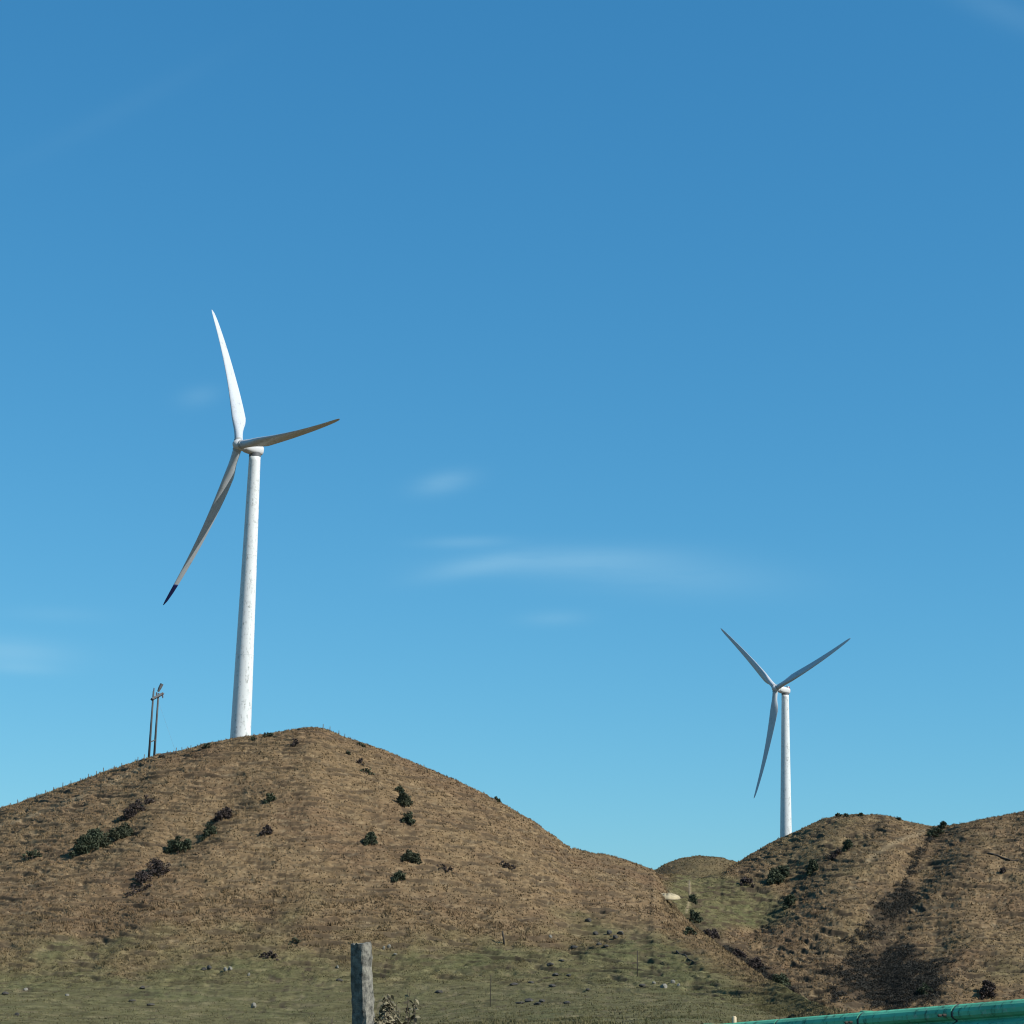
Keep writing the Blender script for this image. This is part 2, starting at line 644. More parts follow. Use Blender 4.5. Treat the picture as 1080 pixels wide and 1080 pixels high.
# ground sheet to the horizon, below everything
def build_ground():
    dd = np.concatenate([[0.0], np.geomspace(2, 9000, 90)])
    aa = np.linspace(-math.pi, math.pi, 181)
    D, A = np.meshgrid(dd, aa, indexing='ij')
    Z = np.interp(D, [0, 22, 45, 70, 300, 9000], [0.0, -0.2, -1.6, -3.6, -24, -24])
    Z = Z + fbm(D * np.sin(A) / 12, D * np.cos(A) / 12, 3, 3) * 0.25 * sstep(3, 15, D)
    V = np.stack([D * np.sin(A), D * np.cos(A), Z], -1).reshape(-1, 3)
    o = mesh_obj('ground', V, add_xy_faces(*D.shape), MAT['grass'], smooth=True)
    t = np.zeros((len(V), 4))
    t[:, 0] = 0.75
    t[:, 3] = 0.5
    set_tint(o, t)
    return tag(o, 'rough green and brown grass ground below the hills', 'ground', kind='structure')


build_ground()

main_crest = [(-900, 1075, 380), (-700, 1030, 400), (-500, 985, 415), (-300, 935, 428), (-150, 894, 430), (0, 853, 428), (25, 845), (50, 836),
              (100, 818), (135, 806), (150, 801, 415), (165, 797, 412), (190, 793), (210, 787), (225, 783.5), (240, 780.5, 416), (262, 777), (290, 773), (305, 770.5), (315, 768.5),
              (330, 767, 420), (340, 768.5), (352, 773), (370, 780), (400, 790), (440, 806), (480, 823), (520, 842), (560, 865), (585, 883, 430), (603, 895),
              (615, 898, 440), (640, 902), (660, 907.5), (690, 918, 452), (700, 934, 440), (708, 950, 420), (722, 968, 400), (740, 984, 380),
              (765, 1003, 350), (790, 1021, 320), (815, 1036, 290), (840, 1049, 255), (870, 1062, 215), (900, 1071, 190), (940, 1082, 165),
              (1000, 1099, 130), (1080, 1125, 105), (1300, 1200, 80)]
main_foot = [(-900, 1095, 240), (0, 1042, 288), (200, 1037, 294), (400, 1036, 296), (520, 1036, 295), (600, 1038, 290), (680, 1044, 276), (740, 1052, 256),
             (800, 1066, 232), (870, 1085, 180), (1000, 1115, 100), (1300, 1220, 66)]
main_near = [(-900, 1140, 62), (0, 1110, 66), (540, 1104, 66), (900, 1110, 62), (1300, 1260, 50)]
H1 = Hill(main_crest, main_foot, main_near, azrange(-20, 1000, 900, 1330, R(-38), R(22), 110), 260, 470, 46, 110, 0.0022, -23, 3, 0.36)
# broad swells away from the crest, so the outline stays
win = np.clip(np.sin(np.pi * np.clip(H1.t, 0, 1)), 0, 1)
H1.z = H1.z + fbm(H1.X / 26, H1.Y / 26, 11, 3) * 2.0 * win + fbm(H1.X / 30, H1.Y / 30, 13, 2) * 0.7 * np.clip(-H1.t * (1 + H1.t) * 4, 0, 1)
# shallow hollow that runs down from the shrubs on the left
H1.z -= 1.8 * win * np.exp(-(poly_dist(H1.px, H1.py, [(245, 840), (190, 890), (140, 935), (90, 985)]) / 22) ** 2)
H1.update()
steep = sstep(-0.25, 0.2, H1.t)
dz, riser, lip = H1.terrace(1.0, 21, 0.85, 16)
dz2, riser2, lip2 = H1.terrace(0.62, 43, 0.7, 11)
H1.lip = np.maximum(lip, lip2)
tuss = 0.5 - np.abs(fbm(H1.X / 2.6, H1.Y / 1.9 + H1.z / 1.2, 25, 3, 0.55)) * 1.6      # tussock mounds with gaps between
rough = fbm(H1.X / 2.4, H1.Y / 3.2, 5, 4, 0.6)
H1.z = H1.z + (dz + dz2) * (0.06 + 0.94 * steep) + rough * (0.06 + 0.12 * steep) + tuss * 0.26 * steep + (fbm(H1.X / 1.9, H1.Y / 3.0, 15, 3) * 0.15 + fbm(H1.X / 8, H1.Y / 10, 16, 2) * 0.2) * (1 - steep) + fbm(H1.X / 7, H1.Y / 9, 8, 2) * 0.22 * steep
H1.riser = np.clip(riser + riser2 * 0.7 + sstep(0.1, -0.1, tuss) * 0.55, 0, 1) * (0.3 + 0.7 * steep)  # dark mask: bare soil plus painted shade on steps and between tussocks

right_crest = [(560, 960, 640), (640, 935, 640), (690, 922, 640), (715, 922, 645), (740, 925.5, 650), (760, 922, 660), (772, 913), (780, 908, 690), (800, 897, 705), (815, 889),
               (830, 881.5, 720), (850, 872.5), (870, 863.5), (885, 860), (905, 859), (935, 860), (950, 864), (970, 869), (985, 871.5, 710),
               (1000, 871), (1020, 868, 700), (1050, 862), (1080, 856.5, 710), (1130, 849), (1200, 846), (1300, 860), (1450, 920), (1600, 990), (1750, 1060)]
right_foot = [(560, 1000, 560), (690, 985, 560), (740, 1003, 550), (800, 1060, 520), (880, 1092, 490), (1000, 1098, 480), (1400, 1100, 480), (1750, 1105, 480)]
H2 = Hill(right_crest, right_foot, None, azrange(640, 1100, 950, 640, R(1.5), R(26), 90), 0, 330, 34, 220, 0.0016, -23, 2, 0.8)
win = np.clip(np.sin(np.pi * np.clip(H2.t, 0, 1)), 0, 1) ** 0.7
g1 = poly_dist(H2.px, H2.py, [(988, 880), (966, 912), (950, 945), (938, 975), (925, 1010), (930, 1080)])
g2 = poly_dist(H2.px, H2.py, [(918, 872), (892, 893), (862, 912), (835, 932), (790, 975)])
s1 = poly_dist(H2.px, H2.py, [(978, 876), (930, 905), (885, 950), (850, 1000)])
s2 = poly_dist(H2.px, H2.py, [(1020, 880), (1010, 940), (1020, 1000), (1010, 1060)])
H2.z += win * (-3.6 * np.exp(-(g1 / 24) ** 2) - 2.2 * np.exp(-(g2 / 14) ** 2) + 0.6 * np.exp(-(s1 / 26) ** 2) + 1.2 * np.exp(-(s2 / 30) ** 2))
H2.z += fbm(H2.X / 38, H2.Y / 38, 51, 3) * 2.4 * win
H2.update()
dz, riser, lip = H2.terrace(1.7, 61, 0.85, 22)
dz2, riser2, lip2 = H2.terrace(1.05, 77, 0.75, 15)
H2.lip = np.maximum(lip, lip2)
tuss = 0.5 - np.abs(fbm(H2.X / 4.5, H2.Y / 3.5 + H2.z / 2.0, 57, 3, 0.55)) * 1.6
H2.z = H2.z + dz + dz2 + tuss * 0.35 + fbm(H2.X / 4, H2.Y / 5, 55, 4, 0.6) * 0.3 + fbm(H2.X / 13, H2.Y / 15, 58, 2) * 0.9 * (0.25 + 0.75 * win)
H2.riser = np.clip(riser + riser2 * 0.8 + sstep(0.1, -0.1, tuss) * 0.55, 0, 1)  # soil and painted shade again, on this hill's steps and gaps

far_crest = [(560, 975, 1000), (640, 945, 1000), (675, 926), (690, 918.5, 1000), (700, 912.5), (712, 907.5), (725, 904.5), (737, 903), (750, 903.5), (765, 906), (780, 910), (800, 919), (850, 940), (920, 970, 1000)]
far_foot = [(560, 990, 880), (740, 960, 880), (920, 990, 880)]
H3 = Hill(far_crest, far_foot, None, azrange(620, 860, 920, 260, None, None), 0, 120, 24, 300, 0.0012, -23, 2, 0.8)
H3.z += fbm(H3.X / 6, H3.Y / 7, 71, 4) * 0.9 + fbm(H3.X / 20, H3.Y / 24, 73, 2) * 1.5 * np.clip(np.sin(np.pi * np.clip(H3.t, 0, 1)), 0, 1)
H3.riser = np.zeros_like(H3.z)
H3.lip = np.zeros_like(H3.z)
for H in (H1, H2, H3):
    H.update()


# ground tints: green pasture, bare soil with shade painted in, rust bracken, pale tracks
def tint_main(H):
    px, py = H.px, H.py
    n = fbm(H.X / 14, H.Y / 18, 31, 4)
    n2 = fbm(H.X / 3.5, H.Y / 6, 33, 3)
    g = sstep(958, 1034, py + n * 46 + n2 * 16 + 14 * gauss(px, py, 640, 1000, 120, 60) - 10 * gauss(px, py, 60, 1000, 120, 40))
    g = np.clip(g * 0.86 + 0.22 * sstep(0.0, 0.7, n) * sstep(820, 960, py) + 0.5 * gauss(px, py, 690, 1005, 60, 22, 18) * (n2 * .5 + .7), 0, 1)
    g = np.maximum(g, 0.7 * gauss(px, py, 712, 952, 14, 16))
    g *= 1 - 0.85 * np.exp(-(poly_dist(px, py, [(650, 935), (700, 965), (750, 1000), (800, 1028)]) / 17) ** 2)
    g *= 1 - 0.6 * gauss(px, py, 900, 1075, 60, 16)
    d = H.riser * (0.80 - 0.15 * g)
    d += 0.42 * gauss(px, py, 145, 930, 40, 22, -35) * sstep(-.2, .5, n2) + 0.4 * gauss(px, py, 35, 968, 75, 26) * sstep(-.3, .5, n2 + n * .5)
    d += 0.30 * gauss(px, py, 470, 935, 120, 26) * sstep(-.1, .5, n2)
    d += 0.62 * sstep(0.34, 0.52, fbm(H.X / 1.7, H.Y / 1.5 + H.z / .6, 37, 3)) * (0.6 - 0.1 * g)
    d += 0.62 * g * sstep(0.20, 0.42, fbm(H.X / 1.6, H.Y / 5.0, 41, 3)) * sstep(-.35, .25, fbm(H.X / 16, H.Y / 34, 42, 3))
    p = 0.55 * np.exp(-(poly_dist(px, py, [(-30, 880), (30, 862), (90, 838), (150, 809)]) / 2.2) ** 2) * sstep(-.4, .4, n2)
    p += 0.30 * gauss(px, py, 648, 925, 26, 7, 40) * sstep(-.1, .4, n2)
    p += 0.22 * sstep(0.3, 0.7, fbm(H.X / 1.6, H.Y / 3.0, 39, 3)) * (1 - g) + 0.5 * H.lip * (1 - .5 * g)
    return g, np.clip(d, 0, 0.9), np.clip(p, 0, 0.9), n2


def tint_right(H):
    px, py = H.px, H.py
    n = fbm(H.X / 20, H.Y / 24, 81, 4)
    n2 = fbm(H.X / 5, H.Y / 8, 83, 3)
    g = 0.85 * sstep(0.25, 0.8, gauss(px, py, 775, 952, 62, 26, 8) * 1.2 + gauss(px, py, 735, 955, 30, 34) + n * .2)
    g = np.maximum(g, 0.30 * gauss(px, py, 860, 890, 70, 40))
    g = np.maximum(g, 0.55 * gauss(px, py, 1062, 1022, 30, 16))
    g = np.clip(g + 0.25 * sstep(0, .6, n), 0, 1)
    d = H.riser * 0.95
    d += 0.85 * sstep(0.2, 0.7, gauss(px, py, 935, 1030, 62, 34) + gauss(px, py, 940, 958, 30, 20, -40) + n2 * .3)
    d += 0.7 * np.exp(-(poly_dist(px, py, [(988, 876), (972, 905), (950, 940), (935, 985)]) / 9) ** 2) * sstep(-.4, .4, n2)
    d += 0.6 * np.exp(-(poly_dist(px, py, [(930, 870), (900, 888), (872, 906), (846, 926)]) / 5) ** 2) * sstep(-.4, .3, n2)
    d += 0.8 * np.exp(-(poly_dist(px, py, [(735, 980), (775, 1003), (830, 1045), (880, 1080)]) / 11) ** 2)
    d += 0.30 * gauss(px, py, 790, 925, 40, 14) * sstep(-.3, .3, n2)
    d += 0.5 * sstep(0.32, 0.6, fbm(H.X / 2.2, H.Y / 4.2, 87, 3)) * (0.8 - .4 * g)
    p = 0.5 * np.exp(-(poly_dist(px, py, [(727, 930), (728, 945), (724, 962)]) / 1.4) ** 2)
    p += 0.35 * np.exp(-(poly_dist(px, py, [(975, 877), (940, 890), (915, 908)]) / 2.5) ** 2)
    p += 0.2 * sstep(0.3, 0.7, fbm(H.X / 2.6, H.Y / 4.4, 89, 3)) * (1 - g) + 0.5 * H.lip * (1 - .5 * g)
    return g, np.clip(d, 0, 0.92), np.clip(p, 0, 0.9), n2


def tint_far(H):
    n = fbm(H.X / 20, H.Y / 30, 91, 4)
    g = 0.35 + 0.35 * n
    d = 0.15 + 0.45 * sstep(0.1, 0.6, fbm(H.X / 5, H.Y / 12, 93, 3)) + 0.35 * gauss(H.px, H.py, 705, 921, 22, 6)
    return np.clip(g, 0, 1), np.clip(d, 0, 1), np.zeros_like(g), n


def finish_hill(H, tint_fn, label, gap):
    g, d, p, n2 = tint_fn(H)
    H.g, H.dk, H.pl = g, d, p
    o = mesh_obj('hill', H.verts(), add_xy_faces(H.nr, H.nc), MAT['grass'], smooth=True)
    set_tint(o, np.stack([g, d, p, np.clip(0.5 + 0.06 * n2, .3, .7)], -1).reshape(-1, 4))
    return tag(o, label, 'hill', kind='structure')


finish_hill(H1, tint_main, 'rounded brown grassy hill with a green foot, in front of the larger turbine', 0)
finish_hill(H2, tint_right, 'brown gullied hill on the right with dark scrub in its hollows', 0)
finish_hill(H3, tint_far, 'small far rounded hilltop seen in the saddle between the two hills', 0)


# ------------------------------------------------------------------ grass tufts
def grass(H, name, label, count, rows, cols, h_lo, h_hi, w, blades, gskip=0.0, dark=0.05):
    i = rng.integers(rows[0], rows[1], count)
    j = rng.integers(cols[0], cols[1], count)
    keep = (rng.random(count) > H.dk[i, j] * 0.8) & (rng.random(count) > H.riser[i, j] * 0.9) & (rng.random(count) > gskip * H.g[i, j])
    i, j = i[keep], j[keep]
    n = len(i)
    fi, fj = rng.random(n)[:, None], rng.random(n)[:, None]
    V = H.verts().reshape(H.nr, H.nc, 3)
    P = V[i, j] * (1 - fi) * (1 - fj) + V[i + 1, j] * fi * (1 - fj) + V[i, j + 1] * (1 - fi) * fj + V[i + 1, j + 1] * fi * fj
    g = H.g[i, j]
    clump = sstep(-0.3, 0.6, fbm(P[:, 0] / 2.2, P[:, 1] / 2.8, 101, 3))
    h = (h_lo + (h_hi - h_lo) * clump * rng.random(n)) * (1 - 0.72 * g)
    ang = rng.random((n, blades)) * 2 * math.pi
    lean = rng.normal(0, 0.38, (n, blades, 2)) * h[:, None, None]
    lean[..., 0] -= 0.15 * h[:, None]
    wd = w * (0.6 + 0.8 * rng.random((n, blades))) * (1 - 0.45 * g)[:, None]
    off = rng.normal(0, 0.10, (n, blades, 2)) * np.where(g > .5, .6, 1)[:, None, None]
    base = np.repeat(P[:, None, :], blades, 1)
    base[..., :2] += off
    base[..., 2] -= 0.06
    dx = np.stack([np.cos(ang) * wd / 2, np.sin(ang) * wd / 2, 0 * ang], -1)
    top = base.copy()
    top[..., :2] += lean
    top[..., 2] += (h[:, None] * (0.7 + 0.5 * rng.random((n, blades)))) + 0.06
    tri = np.stack([base - dx, base + dx, top], 2).reshape(-1, 3)
    F = np.arange(len(tri)).reshape(-1, 3)
    o = mesh_obj(name, tri, F, MAT['blades'])
    t = np.empty((n, 4))
    t[:, 0] = np.clip(g + rng.normal(0, .08, n), 0, 1)
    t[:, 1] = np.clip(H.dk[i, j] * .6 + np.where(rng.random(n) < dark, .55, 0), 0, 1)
    t[:, 2] = np.clip(H.pl[i, j] * .6 + np.where(rng.random(n) < .10, .25, 0) * (1 - g), 0, 1)
    t[:, 3] = np.clip(rng.normal(0.56, 0.05, n), .4, .75)
    set_tint(o, np.repeat(t, blades * 3, 0))
    return tag(o, label, 'grass', kind='stuff')


c0, c1 = 85, H1.nc - 60
nf = 260 + 470
grass(H1, 'dry_grass', 'dry tan tussock grass covering the rounded hill', 120000, (120, nf + 6), (c0, c1), 0.2, 0.65, 0.17, 3, 0.9)
grass(H1, 'pasture_grass', 'short green grass at the foot of the rounded hill', 130000, (0, 420), (c0, c1), 0.2, 1.1, 0.13, 3, dark=0.22)
grass(H3, 'dry_grass', 'dry olive brown grass on the small far hilltop', 9000, (20, 124), (4, 254), 0.4, 1.3, 0.4, 3)
grass(H2, 'dry_grass', 'dry brown tussock grass covering the gullied right hill', 52000, (0, 336), (80, H2.nc - 70), 0.3, 0.95, 0.26, 3)


# ------------------------------------------------------------------ foliage
def leaf_cloud(centers, radii, count, size, squash=0.8, shell=0.55, seed=0):
    """leaf-sized quads through the volume of several blobs"""
    r_ = np.random.default_rng(seed)
    centers, radii = np.array(centers, float), np.array(radii, float)
    wgt = radii ** 2
    k = r_.choice(len(radii), count, p=wgt / wgt.sum())
    d = r_.normal(size=(count, 3))
    d /= np.linalg.norm(d, axis=1)[:, None]
    rad = radii[k] * (shell + (1.12 - shell) * r_.random(count) ** 0.7)
    P = centers[k] + d * rad[:, None] * np.array([1, 1, squash])
    a = r_.normal(size=(count, 3))
    a /= np.linalg.norm(a, axis=1)[:, None]
    b = np.cross(a, r_.normal(size=(count, 3)))
    b /= np.linalg.norm(b, axis=1)[:, None]
    s = size * (0.5 + r_.random(count))[:, None]
    q = np.stack([P - a * s, P + b * s * .55, P + a * s, P - b * s * .55], 1)
    return q.reshape(-1, 3)


def shrub(H, x, y, w, h, label, leaf='evergreen', tilt=0.0, seed=1, dens=1.0, group=None, name='shrub', cat='shrub', up=None):
    """x, y: photo position of the shrub's foot; w, h: its size in pixels"""
    P = H.find(x, y)
    D = math.hypot(P[0], P[1])
    m = D / FPX
    W, Hh = w * m * (.88 if H is H1 else 1), h * m * (.86 if H is H1 else 1)
    root = empty(name, P, label, cat, group)
    r_ = random.Random(seed)
    nb = max(4, int(5 + w / 6))
    cs, rs = [], []
    for k in range(nb):
        u = (k + 0.5) / nb * 2 - 1
        ux = u * W * 0.5 * 0.85
        prof = math.sqrt(max(0.08, 1 - u * u))
        rad = 0.30 * Hh * (0.75 + 0.5 * r_.random()) * (0.55 + 0.5 * prof)
        yy = r_.uniform(-0.3, 0.3) * min(W, Hh * 1.5)
        wx, wy = P[0] + ux, P[1] + yy + tilt * u * W * 0.5 / 0.5
        gz = H.height(wx, wy) - P[2]
        zz = gz + rad * 0.55 + r_.random() * max(0, Hh * prof - rad * 1.5)
        cs.append((ux, wy - P[1], zz))
        rs.append(rad)
        if prof > .6 and r_.random() < .7:
            cs.append((ux + r_.uniform(-.1, .1) * W, wy - P[1] + r_.uniform(-.2, .2) * Hh, gz + Hh * prof * .75))
            rs.append(rad * .75)
    size = max(0.16, 0.9 * m)
    vol = sum(q * q for q in rs)
    n = int(min(5200, max(110, dens * 11 * vol / (size * size))))
    q = leaf_cloud(cs, rs, n, size, 0.85, 0.35, seed)
    mesh_obj('foliage', q, np.arange(len(q)).reshape(-1, 4), MAT[leaf], root)
    for c in cs[:: max(1, len(cs) // 5)]:
        gx = c[0] * 0.7
        gz = H.height(P[0] + gx, P[1] + c[1]) - P[2]
        b = MB().tube([(gx, c[1], gz - 0.25), ((gx + c[0]) / 2 + .05 * W * r_.uniform(-1, 1), c[1], (gz + c[2]) / 2), (c[0], c[1], c[2] + .2)], [0.10, 0.06, 0.02], 5)
        b.build('branch', MAT['bark'], root)
    return root


LSH = 'shrubs scattered over the rounded hill'
RSH = 'shrubs scattered over the right hill'
# rounded hill: x, y of the foot, width, height, label, leaf, depth tilt
for k, (x, y, w, h, lab, leaf, tl, ds) in enumerate([
    (92, 896, 36, 24, 'widest dark green shrub, lower left end of the big thicket on the left slope', 'evergreen', .3, 1.2),
    (120, 887, 40, 18, 'olive green shrub joined to the upper right of the widest dark shrub', 'olive', .6, 1.0),
    (142, 858, 34, 17, 'grey brown bare bush just above the olive shrub, below the power pole', 'bare', .4, .75),
    (188, 896, 32, 18, 'dark ragged shrub, lowest of three in a diagonal row on the left slope', 'evergreen', .4, .9),
    (220, 881, 17, 14, 'small dark shrub, middle of three in a diagonal row on the left slope', 'evergreen', .3, .8),
    (235, 863, 20, 15, 'brownish twiggy bush, highest of three in a diagonal row on the left slope', 'bare', .2, .9),
    (160, 925, 40, 18, 'sparse purple brown bush in the hollow under the diagonal row of shrubs', 'bare', .5, .5),
    (145, 941, 30, 10, 'low thin purple brown scrub bush, lowest in the left hollow', 'bare', .5, .4),
    (284, 845, 15, 10, 'small dark bush in mid slope straight below the large turbine tower', 'evergreen', .1, .8),
    (282, 878, 15, 10, 'small dark bush below another small one, under the large turbine tower', 'bare', .1, .9),
    (33, 905, 22, 11, 'low dark bush with a curved outline nearest the left edge', 'evergreen', .1, .6),
    (422, 836, 12, 9, 'dark round bush at the top of the vertical thicket right of the peak', 'evergreen', 0, 1),
    (427, 850, 14, 18, 'upright grey green bush in the middle of the vertical thicket', 'olive', .3, 1),
    (431, 867, 17, 13, 'dark bush at the bottom of the vertical thicket right of the peak', 'evergreen', .1, 1),
    (391, 890, 14, 15, 'small blackish bush left of the vertical thicket, in mid slope', 'evergreen', .2, .9),
    (434, 908, 26, 13, 'grey green dome shaped bush in mid slope under the vertical thicket', 'olive', .1, 1.0),
    (421, 929, 15, 11, 'small dark bush, lowest under the vertical thicket', 'evergreen', .2, .9),
    (381, 805, 11, 7, 'small grey bush high on the hill, right of the peak', 'bare', 0, 1),
    (388, 814, 20, 6, 'low dark strip of brush just under the grey bush right of the peak', 'evergreen', .2, .8),
    (310, 785, 9, 7, 'tiny dark bush just under the peak of the rounded hill', 'bare', 0, .9),
    (368, 795, 6, 5, 'tiny dark bush between the peak and the small grey bush', 'evergreen', 0, .9),
    (525, 845, 9, 6, 'small dark bush standing on the right skyline of the rounded hill', 'evergreen', 0, 1),
    (382, 786, 14, 5, 'low dark bush on the skyline just right of the peak', 'evergreen', .1, .8),
    (218, 788, 13, 6, 'low dark bush on the skyline between power pole and turbine tower', 'evergreen', .1, .8),
    (284, 776, 20, 6, 'long low dark bush on the skyline right of the turbine tower', 'evergreen', .1, .9),
    (267, 779, 7, 5, 'tiny dark bush touching the right foot of the turbine tower', 'evergreen', 0, .9),
    (470, 917, 26, 6, 'low grey brush patch on the right side of the rounded hill', 'bare', .1, .5),
    (535, 914, 22, 7, 'flat grey green brush patch, farthest right on the brown slope', 'bare', .1, .6),
    (285, 1010, 24, 8, 'low dark grey bush at the edge of the green pasture', 'bare', .1, .7),
    (312, 994, 13, 6, 'small dark bush above the pasture edge, left of the concrete post', 'evergreen', .1, .7),
    (728, 985, 16, 9, 'dark bush at the head of the gully between the two hills', 'evergreen', .2, 1),
]):
    shrub(H1, x, y, w, h, lab, leaf, tl, 200 + k, ds, LSH)

for k, (x, y, w, h, lab, leaf, tl, ds) in enumerate([
    (821, 931, 25, 16, 'largest dark green bush on the left flank of the right hill', 'evergreen', .5, 1.2),
    (856, 920, 10, 13, 'upright dark bush throwing a shadow, right of the largest bush', 'evergreen', 0, 1.1),
    (832, 956, 15, 12, 'round dark bush below the largest bush on the right hill', 'evergreen', .1, 1.1),
    (788, 934, 17, 9, 'brownish low bush left of the largest bush on the right hill', 'bare', .1, .8),
    (894, 896, 10, 12, 'dark bush at the upper end of the narrow dark gully', 'evergreen', .1, 1),
    (880, 903, 16, 7, 'low dark bush lying along the narrow gully', 'bare', .5, .9),
    (733, 972, 15, 12, 'dark round bush on the green valley floor between the hills', 'evergreen', .1, 1.2),
    (731, 951, 8, 9, 'small dark bush beside the pale track in the valley', 'evergreen', .1, 1),
    (986, 882, 20, 10, 'dark bush under the skyline dip of the right hill', 'evergreen', .3, 1),
    (994, 873, 6, 8, 'tiny lone tree on the skyline dip of the right hill', 'evergreen', 0, .8),
    (884, 861, 8, 4, 'small dark bush on the left skyline of the right hill', 'evergreen', 0, 1),
    (892, 861, 6, 4, 'tiny dark bush on the skyline, second from the left', 'evergreen', 0, 1),
    (907, 860, 5, 4, 'tiny dark bush in the middle of the right hill skyline', 'evergreen', 0, 1),
    (948, 864, 5, 4, 'tiny dark bush on the skyline left of the dip', 'evergreen', 0, 1),
    (823, 1043, 20, 15, 'blackish bush at the lower end of the dark gully by the pasture', 'evergreen', .1, 1.2),
    (798, 1023, 18, 12, 'grey black bush in the middle of the dark gully by the pasture', 'bare', .4, 1),
    (778, 1009, 18, 9, 'grey bush at the upper end of the dark gully by the pasture', 'bare', .3, 1),
    (975, 1046, 15, 10, 'dark bush at the right edge of the large dark scrub', 'evergreen', .1, 1),
    (1042, 1049, 19, 13, 'reddish dark bush above the right end of the guardrail', 'bare', .1, 1.2),
    (1058, 919, 6, 6, 'small grey bush alone on the far right slope', 'bare', 0, .8),
    (750, 988, 22, 9, 'grey brush right of the valley floor bush', 'bare', .3, .8),
]):
    shrub(H2, x, y, w, h, lab, leaf, tl, 400 + k, ds, RSH)


def scrub_mass():
    """dark burnt scrub that fills the hollows of the right hill, one mass"""
    px, py = H2.px, H2.py
    n2 = fbm(H2.X / 6, H2.Y / 10, 83, 3)
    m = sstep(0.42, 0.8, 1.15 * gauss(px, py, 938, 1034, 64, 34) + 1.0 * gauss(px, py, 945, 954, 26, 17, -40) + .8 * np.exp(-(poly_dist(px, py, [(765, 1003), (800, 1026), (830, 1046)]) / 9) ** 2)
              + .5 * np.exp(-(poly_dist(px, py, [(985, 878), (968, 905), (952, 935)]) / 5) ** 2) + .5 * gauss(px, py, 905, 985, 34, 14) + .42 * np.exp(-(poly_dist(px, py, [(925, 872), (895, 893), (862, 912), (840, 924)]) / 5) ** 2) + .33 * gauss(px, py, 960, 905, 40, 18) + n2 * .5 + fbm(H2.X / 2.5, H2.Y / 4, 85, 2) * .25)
    m = m * (H2.t < 0.98)
    NS = 8500
    idx = np.flatnonzero(m.ravel() > 0.05)
    pr = m.ravel()[idx]
    pick = rng.choice(idx, NS, p=pr / pr.sum())
    V = H2.verts()[pick] + rng.normal(0, .2, (NS, 3)) * np.array([1, 1, 0])
    V[:, 2] += 0.25
    q = leaf_cloud(V, rng.uniform(.25, .8, NS), 130000, 0.15, 0.9, 0.3, 77)
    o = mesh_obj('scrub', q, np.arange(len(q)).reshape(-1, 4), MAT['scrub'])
    tag(o, 'dark grey burnt looking scrub filling the hollow of the right hill', 'scrub', kind='stuff')


scrub_mass()


# ------------------------------------------------------------------ wind turbines
def naca(t, n=14):
    """closed airfoil outline, chord 0..1, thickness t"""
    xs = [(1 - math.cos(math.pi * k / n)) / 2 for k in range(n + 1)]
    yt = [5 * t * (0.2969 * math.sqrt(x) - 0.126 * x - 0.3516 * x * x + 0.2843 * x ** 3 - 0.1036 * x ** 4) for x in xs]
    up = [(x, y) for x, y in zip(xs, yt)]
    lo = [(x, -0.72 * y) for x, y in zip(xs[1:-1], yt[1:-1])][::-1]
    return up + lo


def blade_rings(Rb, t0=0.0, t1=1.0, n=40, pitch=97.0, grow=1.0, bow=1.2, fwd=1.1):
    """local frame: z along span, +y upwind, x tangential"""
    rings = []
    for k in range(n + 1):
        t = t0 + (t1 - t0) * k / n
        chord = np.interp(t, [0, .035, .09, .15, .20, .28, .5, .75, .92, .975, 1.0], [1.9, 1.9, 2.15, 2.95, 3.3, 3.1, 2.35, 1.6, 1.05, .7, .2])
        thick = np.interp(t, [0, .04, .1, .2, .35, .6, 1.0], [1.0, .98, .72, .40, .27, .20, .16])
        circ = np.interp(t, [0, .04, .16], [1, 1, 0])
        tw = np.interp(t, [0, .15, .3, .6, 1], [13, 12, 7, 2, -1])
        ang = R(pitch + tw)
        cx, cy = math.cos(ang), -math.sin(ang)          # chord direction, leading -> trailing edge, points downwind
        nx, ny = -cy, cx
        off = -4 * bow * t * (1 - t) + fwd * t
        pts = naca(0.20)
        m_ = len(pts)
        rg = []
        for i, (a, b) in enumerate(pts):
            ax, bx = (a - 0.32) * chord, b * chord * thick / 0.20
            th = math.pi - 2 * math.pi * i / m_
            ca, cb = 0.5 * 1.9 * math.cos(th), 0.5 * 1.9 * math.sin(th)
            pa, pb = ax * (1 - circ) + ca * circ, bx * (1 - circ) + cb * circ
            pa *= grow
            pb *= grow
            rg.append((cx * pa + nx * pb, cy * pa + ny * pb + off, t * Rb))
        rings.append(rg)
    return rings


def superring(w, h, y, zc, n=32, e=2.7):
    rg = []
    for k in range(n):
        a = 2 * math.pi * k / n
        c, s = math.cos(a), math.sin(a)
        rg.append((math.copysign(abs(c) ** (2 / e), c) * w / 2, y, zc + math.copysign(abs(s) ** (2 / e), s) * h / 2))
    return rg


